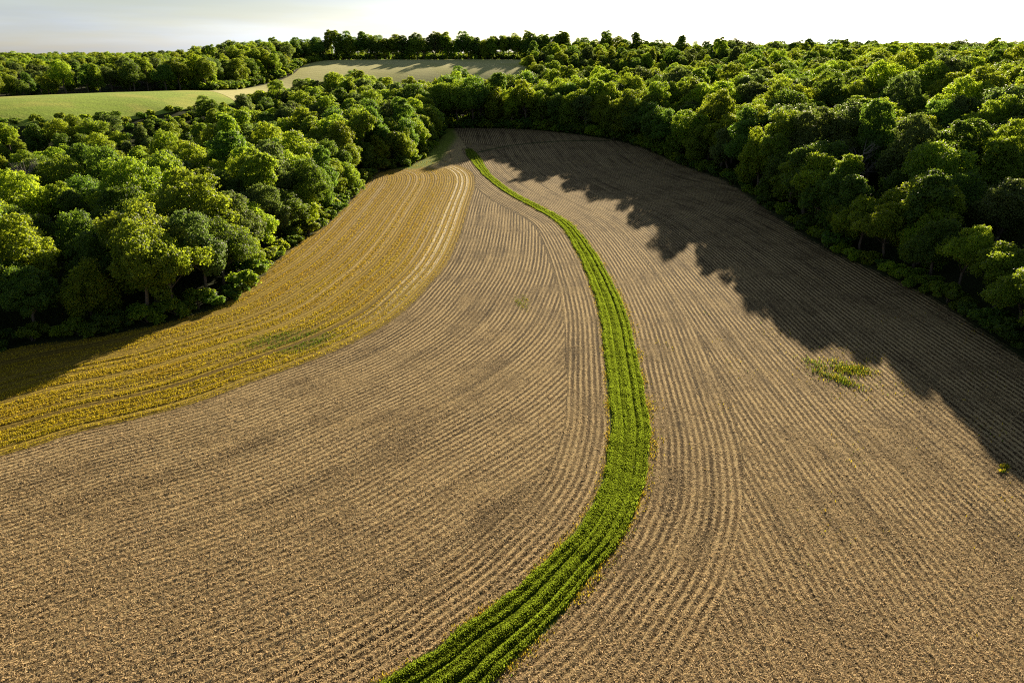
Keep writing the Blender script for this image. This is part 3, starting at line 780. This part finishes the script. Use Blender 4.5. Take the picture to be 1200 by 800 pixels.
def instancer(name, pts, idx, srr, szz, rot, sources, kind='stuff'):
    me = bpy.data.meshes.new(name)
    me.vertices.add(len(pts)); me.vertices.foreach_set('co', np.asarray(pts, np.float32).ravel())
    for an, typ, fld, data in (('which', 'INT', 'value', np.asarray(idx, np.int32)), ('turn', 'FLOAT', 'value', np.asarray(rot, np.float32)),
                               ('grow', 'FLOAT_VECTOR', 'vector', np.stack([srr, srr, szz], 1).astype(np.float32).ravel())):
        at = me.attributes.new(an, typ, 'POINT'); at.data.foreach_set(fld, data)
    ob = bpy.data.objects.new(name, me); col.objects.link(ob)
    nt = bpy.data.node_groups.new(name, 'GeometryNodeTree')
    nt.interface.new_socket('Geometry', in_out='INPUT', socket_type='NodeSocketGeometry')
    nt.interface.new_socket('Geometry', in_out='OUTPUT', socket_type='NodeSocketGeometry')
    N = nt.nodes; K = nt.links
    gi = N.new('NodeGroupInput'); go = N.new('NodeGroupOutput'); jn = N.new('GeometryNodeJoinGeometry')
    def named(nm, typ):
        a = N.new('GeometryNodeInputNamedAttribute'); a.data_type = typ; a.inputs[0].default_value = nm; return a.outputs[0]
    w = named('which', 'INT'); tn = named('turn', 'FLOAT'); gr = named('grow', 'FLOAT_VECTOR')
    cx = N.new('ShaderNodeCombineXYZ'); K.new(tn, cx.inputs[2])
    for k, objs in enumerate(sources):
        if not np.any(np.asarray(idx) == k): continue
        j2 = N.new('GeometryNodeJoinGeometry')
        for o in objs:
            oi = N.new('GeometryNodeObjectInfo'); oi.transform_space = 'ORIGINAL'; oi.inputs[0].default_value = o; oi.inputs['As Instance'].default_value = False
            K.new(oi.outputs['Geometry'], j2.inputs[0])
        cmpn = N.new('FunctionNodeCompare'); cmpn.data_type = 'INT'; cmpn.operation = 'EQUAL'
        K.new(w, cmpn.inputs[2]); cmpn.inputs[3].default_value = k
        ip = N.new('GeometryNodeInstanceOnPoints')
        K.new(gi.outputs[0], ip.inputs['Points']); K.new(cmpn.outputs[0], ip.inputs['Selection']); K.new(j2.outputs[0], ip.inputs['Instance'])
        K.new(cx.outputs[0], ip.inputs['Rotation']); K.new(gr, ip.inputs['Scale'])
        K.new(ip.outputs[0], jn.inputs[0])
    K.new(jn.outputs[0], go.inputs[0])
    md = ob.modifiers.new('grow', 'NODES'); md.node_group = nt
    return tag(ob, kind=kind)
instancer('woodland', pts, idx, srr, szz, rot, [(q['crown'], q['trunk']) for q in PROTO])

# ------------------------------------------------------------------ shrubs at the feet of the woods
SHRUB = []
for i, (t, rr_, hh_) in enumerate((('mid green', 1.7, 2.6), ('yellow green', 1.5, 2.2), ('deep green', 1.9, 3.0))):
    cr, cen, rad = crown_mesh('foliage', LEAF[t], 300 + i, rr_, .1, hh_, 22, 2600, .16, .6, (.45, .8))
    parts = []
    gg = np.random.default_rng(310 + i)
    for k in range(6):
        e = cen[gg.integers(len(cen))]
        parts.append(tube([(gg.normal(0, .1), gg.normal(0, .1), -.2), e * .5 + gg.normal(0, .1, 3), e], [.05, .035, .012], 5))
    V, F = join(parts)
    st = mesh_obj('stem', V, F, BARK, smooth=True)
    SHRUB.append(dict(tone=t, crown=cr, stem=st, used=False))
sh = []
g = np.random.default_rng(88)
for L, side, gap, n_max in ((LEFT_EDGE[2:], 'left', 3.4, 60), (FAR_EDGE + RIGHT_EDGE[1:8], 'right', 4.0, 60)):
    S = spline(L, 6); s = np.concatenate([[0], np.cumsum(np.linalg.norm(np.diff(S, axis=0), axis=1))]); q = 0.
    while q < s[-1]:
        x, y = np.interp(q, s, S[:, 0]), np.interp(q, s, S[:, 1])
        x2, y2 = np.interp(q + 1, s, S[:, 0]), np.interp(q + 1, s, S[:, 1]); l = math.hypot(x2 - x, y2 - y) or 1
        o = g.uniform(.2, 2.2)
        sh.append((x - (y2 - y) / l * o, y + (x2 - x) / l * o, side)); q += gap * g.uniform(.6, 1.5)
cells = {}
for x, y, side in sh:
    k = int(g.integers(3))
    cells.setdefault((side, k, int((y + 500) // 28)), []).append((x, y))
for (side, k, b), L in cells.items():
    L.sort(key=lambda a: a[1])
    far_side = {'left': 'golden field edge', 'right': 'right wood edge'}[side]
    y0 = b * 28 - 500
    if side == 'left':
        stretch = ('at the shaded near corner' if y0 < 112 else 'before the wood bulges' if y0 < 140 else 'along nearer straight' if y0 < 168 else 'halfway along' if y0 < 196 else 'along farther straight' if y0 < 224 else 'where the edge turns in' if y0 < 252 else 'beside the grass verge' if y0 < 280 else 'at the far tip')
    else:
        stretch = ('close to the camera' if y0 < 112 else 'behind the weed clumps' if y0 < 140 else 'where shadow widens' if y0 < 168 else 'midway along the shadow' if y0 < 196 else 'before the far bend' if y0 < 224 else 'on the far bend' if y0 < 252 else 'past the far bend' if y0 < 280 else 'behind shaded field end' if y0 < 308 else 'at very end of field')
    for j, (x, y) in enumerate(L):
        q = SHRUB[k]
        root = bpy.data.objects.new('shrub', None); col.objects.link(root); root.empty_display_size = .3
        s = g.uniform(.75, 1.35)
        root.location = (x, y, float(h(np.array(x), np.array(y))) - .05); root.rotation_euler = (0, 0, g.uniform(0, 6.28)); root.scale = (s * 1.15, s * 1.15, s)
        cr, st = q['crown'], q['stem']
        if q['used']:
            cr, st = cr.copy(), st.copy(); col.objects.link(cr); col.objects.link(st)
        q['used'] = True
        cr.parent = root; st.parent = root
        w = '' if len(L) == 1 else ('nearest ' if j == 0 else 'farthest ' if j == len(L) - 1 else 'middle ' if len(L) == 3 else ORD[j] + ' nearest ')
        tag(root, f"{w}{q['tone']} shrub on the {far_side} {stretch}", 'shrub', 'shrubs at the foot of the ' + side + ' wood')

# low undergrowth on the two banks and under the trees at the field's far end
U = []
for poly, dm in (([(-330, 212), (-240, 222), (-188, 234), (-154, 261), (-134, 300), (-120, 350), (-112, 430), (-60, 450), (40, 458), (110, 486), (112, 506), (40, 477), (-60, 468), (-112, 448), (-120, 430), (-134, 351), (-148, 309), (-167, 275), (-190, 250), (-240, 238), (-330, 227)], 2.5),
                 ([(-30, 325), (0, 326), (26, 312), (48, 288), (58, 262), (70, 262), (62, 300), (30, 334), (-30, 346)], 2.4), (ROW_BELT, 4.0), ([(-182, 384), (-160, 390), (-157, 428), (-148, 480), (-152, 540), (-145, 592), (-160, 600), (-176, 480), (-186, 420)], 2.6)):
    U.append(darts(poly, 9000, dm, 21))
U = np.concatenate(U); nu = len(U); g = np.random.default_rng(90)
sg = g.uniform(.9, 1.9, nu) * np.where((U[:, 0] < -125) & (U[:, 1] < 352), .62, 1)
instancer('undergrowth', np.column_stack([U, h(U[:, 0], U[:, 1]) - .1]), g.integers(0, 3, nu), sg * 1.2, sg, g.uniform(0, 6.28, nu), [(q['crown'], q['stem']) for q in SHRUB])

# ------------------------------------------------------------------ two bare dead trees
def dead_tree(label, x, y, ht, seed):
    g = np.random.default_rng(seed)
    root = bpy.data.objects.new('dead_tree', None); col.objects.link(root)
    root.location = (x, y, float(h(np.array(x), np.array(y))) - .2)
    tag(root, label, 'dead tree')
    V, F = tube([(0, 0, 0), (.1, 0, ht * .3), (0, .15, ht * .6), (.2, .1, ht * .95)], [.3, .24, .15, .03], 7)
    mesh_obj('trunk', V, F, DEADBARK, root, smooth=True)
    for b in range(11):
        z = ht * g.uniform(.3, .85); a = g.uniform(0, 6.28); L = ht * .34 * (1.15 - z / ht)
        parts = []
        def grow(p, d, l, r0, depth):
            q = p + d * l * .5 + g.normal(0, .08 * l, 3); e = q + (d + np.array([0, 0, .35])) * l * .5
            parts.append(tube([p, q, e], [r0, r0 * .7, r0 * .35], 4))
            if depth:
                for _ in range(3):
                    dd = d + g.normal(0, .5, 3) + np.array([0, 0, .25]); dd /= np.linalg.norm(dd)
                    grow(p + (e - p) * g.uniform(.35, .95), dd, l * .55, r0 * .5, depth - 1)
        grow(np.array([.05, .05, z]), np.array([math.cos(a), math.sin(a), .55]) / 1.14, L, .1, 3)
        V, F = join(parts)
        mesh_obj('branch', V, F, DEADBARK, root)
for x, y, ht, sd, lb in DEAD:
    dead_tree(lb, x, y, ht, sd)

# ------------------------------------------------------------------ camera, sun, sky
cam = bpy.data.cameras.new('camera'); co = bpy.data.objects.new('camera', cam); col.objects.link(co)
co.location = (0, 0, CAM_H); co.rotation_euler = (PI / 2 - PITCH, 0, 0)
cam.lens = 24; cam.sensor_width = 36; cam.clip_start = .5; cam.clip_end = 20000
sc.camera = co

sun = bpy.data.lights.new('sun', 'SUN'); so = bpy.data.objects.new('sun', sun); col.objects.link(so)
sun.energy = 5.; sun.angle = R(.55); sun.color = (1., .84, .59)
d = (math.sin(SUN_AZ) * math.cos(SUN_EL), math.cos(SUN_AZ) * math.cos(SUN_EL), math.sin(SUN_EL))
from mathutils import Vector
so.rotation_euler = Vector(d).to_track_quat('Z', 'Y').to_euler()
so.location = (60, 160, 200)

w = bpy.data.worlds.new('World'); sc.world = w; w.use_nodes = True
nt = w.node_tree; nt.nodes.clear()
out = nt.nodes.new('ShaderNodeOutputWorld'); bg = nt.nodes.new('ShaderNodeBackground')
sky = nt.nodes.new('ShaderNodeTexSky'); sky.sky_type = 'NISHITA'; sky.sun_disc = False
sky.sun_intensity = 1.; sky.sun_elevation = SUN_EL; sky.sun_rotation = SUN_AZ; sky.air_density = 1.; sky.dust_density = .7; sky.ozone_density = 1.; sky.altitude = 250
tc = nt.nodes.new('ShaderNodeTexCoord'); mp = nt.nodes.new('ShaderNodeMapping'); mp.inputs['Scale'].default_value = (1.2, 1.2, 9.)
nt.links.new(tc.outputs['Generated'], mp.inputs[0])
nz = nt.nodes.new('ShaderNodeTexNoise'); nz.inputs['Scale'].default_value = 2.6; nz.inputs['Detail'].default_value = 6; nz.inputs['Roughness'].default_value = .55
nt.links.new(mp.outputs[0], nz.inputs['Vector'])
mr = nt.nodes.new('ShaderNodeMapRange'); mr.inputs[1].default_value = .42; mr.inputs[2].default_value = .72; mr.inputs[3].default_value = .4; mr.inputs[4].default_value = .95
nt.links.new(nz.outputs['Fac'], mr.inputs[0])
# thin white cloud veil over the blue: bleach the sky toward its own brightness
bw = nt.nodes.new('ShaderNodeRGBToBW'); nt.links.new(sky.outputs[0], bw.inputs[0])
vs = nt.nodes.new('ShaderNodeVectorMath'); vs.operation = 'SCALE'; vs.inputs[0].default_value = (.93, 1.03, 1.17); nt.links.new(bw.outputs[0], vs.inputs['Scale'])
mx = nt.nodes.new('ShaderNodeMix'); mx.data_type = 'RGBA'
m2 = nt.nodes.new('ShaderNodeMapRange'); m2.inputs[1].default_value = .35; m2.inputs[2].default_value = .7; m2.inputs[3].default_value = .86; m2.inputs[4].default_value = 1.28
nz2 = nt.nodes.new('ShaderNodeTexNoise'); nz2.inputs['Scale'].default_value = 1.3; nz2.inputs['Detail'].default_value = 5
mp2 = nt.nodes.new('ShaderNodeMapping'); mp2.inputs['Scale'].default_value = (1.5, 1.5, 22.); nt.links.new(tc.outputs['Generated'], mp2.inputs[0]); nt.links.new(mp2.outputs[0], nz2.inputs['Vector']); nt.links.new(nz2.outputs['Fac'], m2.inputs[0])
bm = nt.nodes.new('ShaderNodeMath'); bm.operation = 'MULTIPLY'; nt.links.new(bw.outputs[0], bm.inputs[0]); nt.links.new(m2.outputs[0], bm.inputs[1]); nt.links.new(bm.outputs[0], vs.inputs['Scale'])
nt.links.new(mr.outputs[0], mx.inputs[0]); nt.links.new(sky.outputs[0], mx.inputs[6]); nt.links.new(vs.outputs[0], mx.inputs[7])
nt.links.new(mx.outputs[2], bg.inputs[0]); bg.inputs[1].default_value = .036
nt.links.new(bg.outputs[0], out.inputs[0])

vw = sc.view_settings
vw.view_transform = 'Standard'; vw.look = 'None'; vw.gamma = 1; vw.use_curve_mapping = False; vw.exposure = 1.42
sc.cycles.max_bounces = 6; sc.cycles.diffuse_bounces = 3; sc.cycles.transmission_bounces = 4
sc.cycles.use_denoising = False
sc.cycles.denoiser = 'OPENIMAGEDENOISE'
sc.cycles.denoising_input_passes = 'RGB_ALBEDO_NORMAL'
sc.cycles.denoising_prefilter = 'ACCURATE'
sc.cycles.filter_width = 1.15
# ---
print('trees', len(TREES), 'single', len(single), 'min seen', min(seen[i] for i in single), 'far', nf)
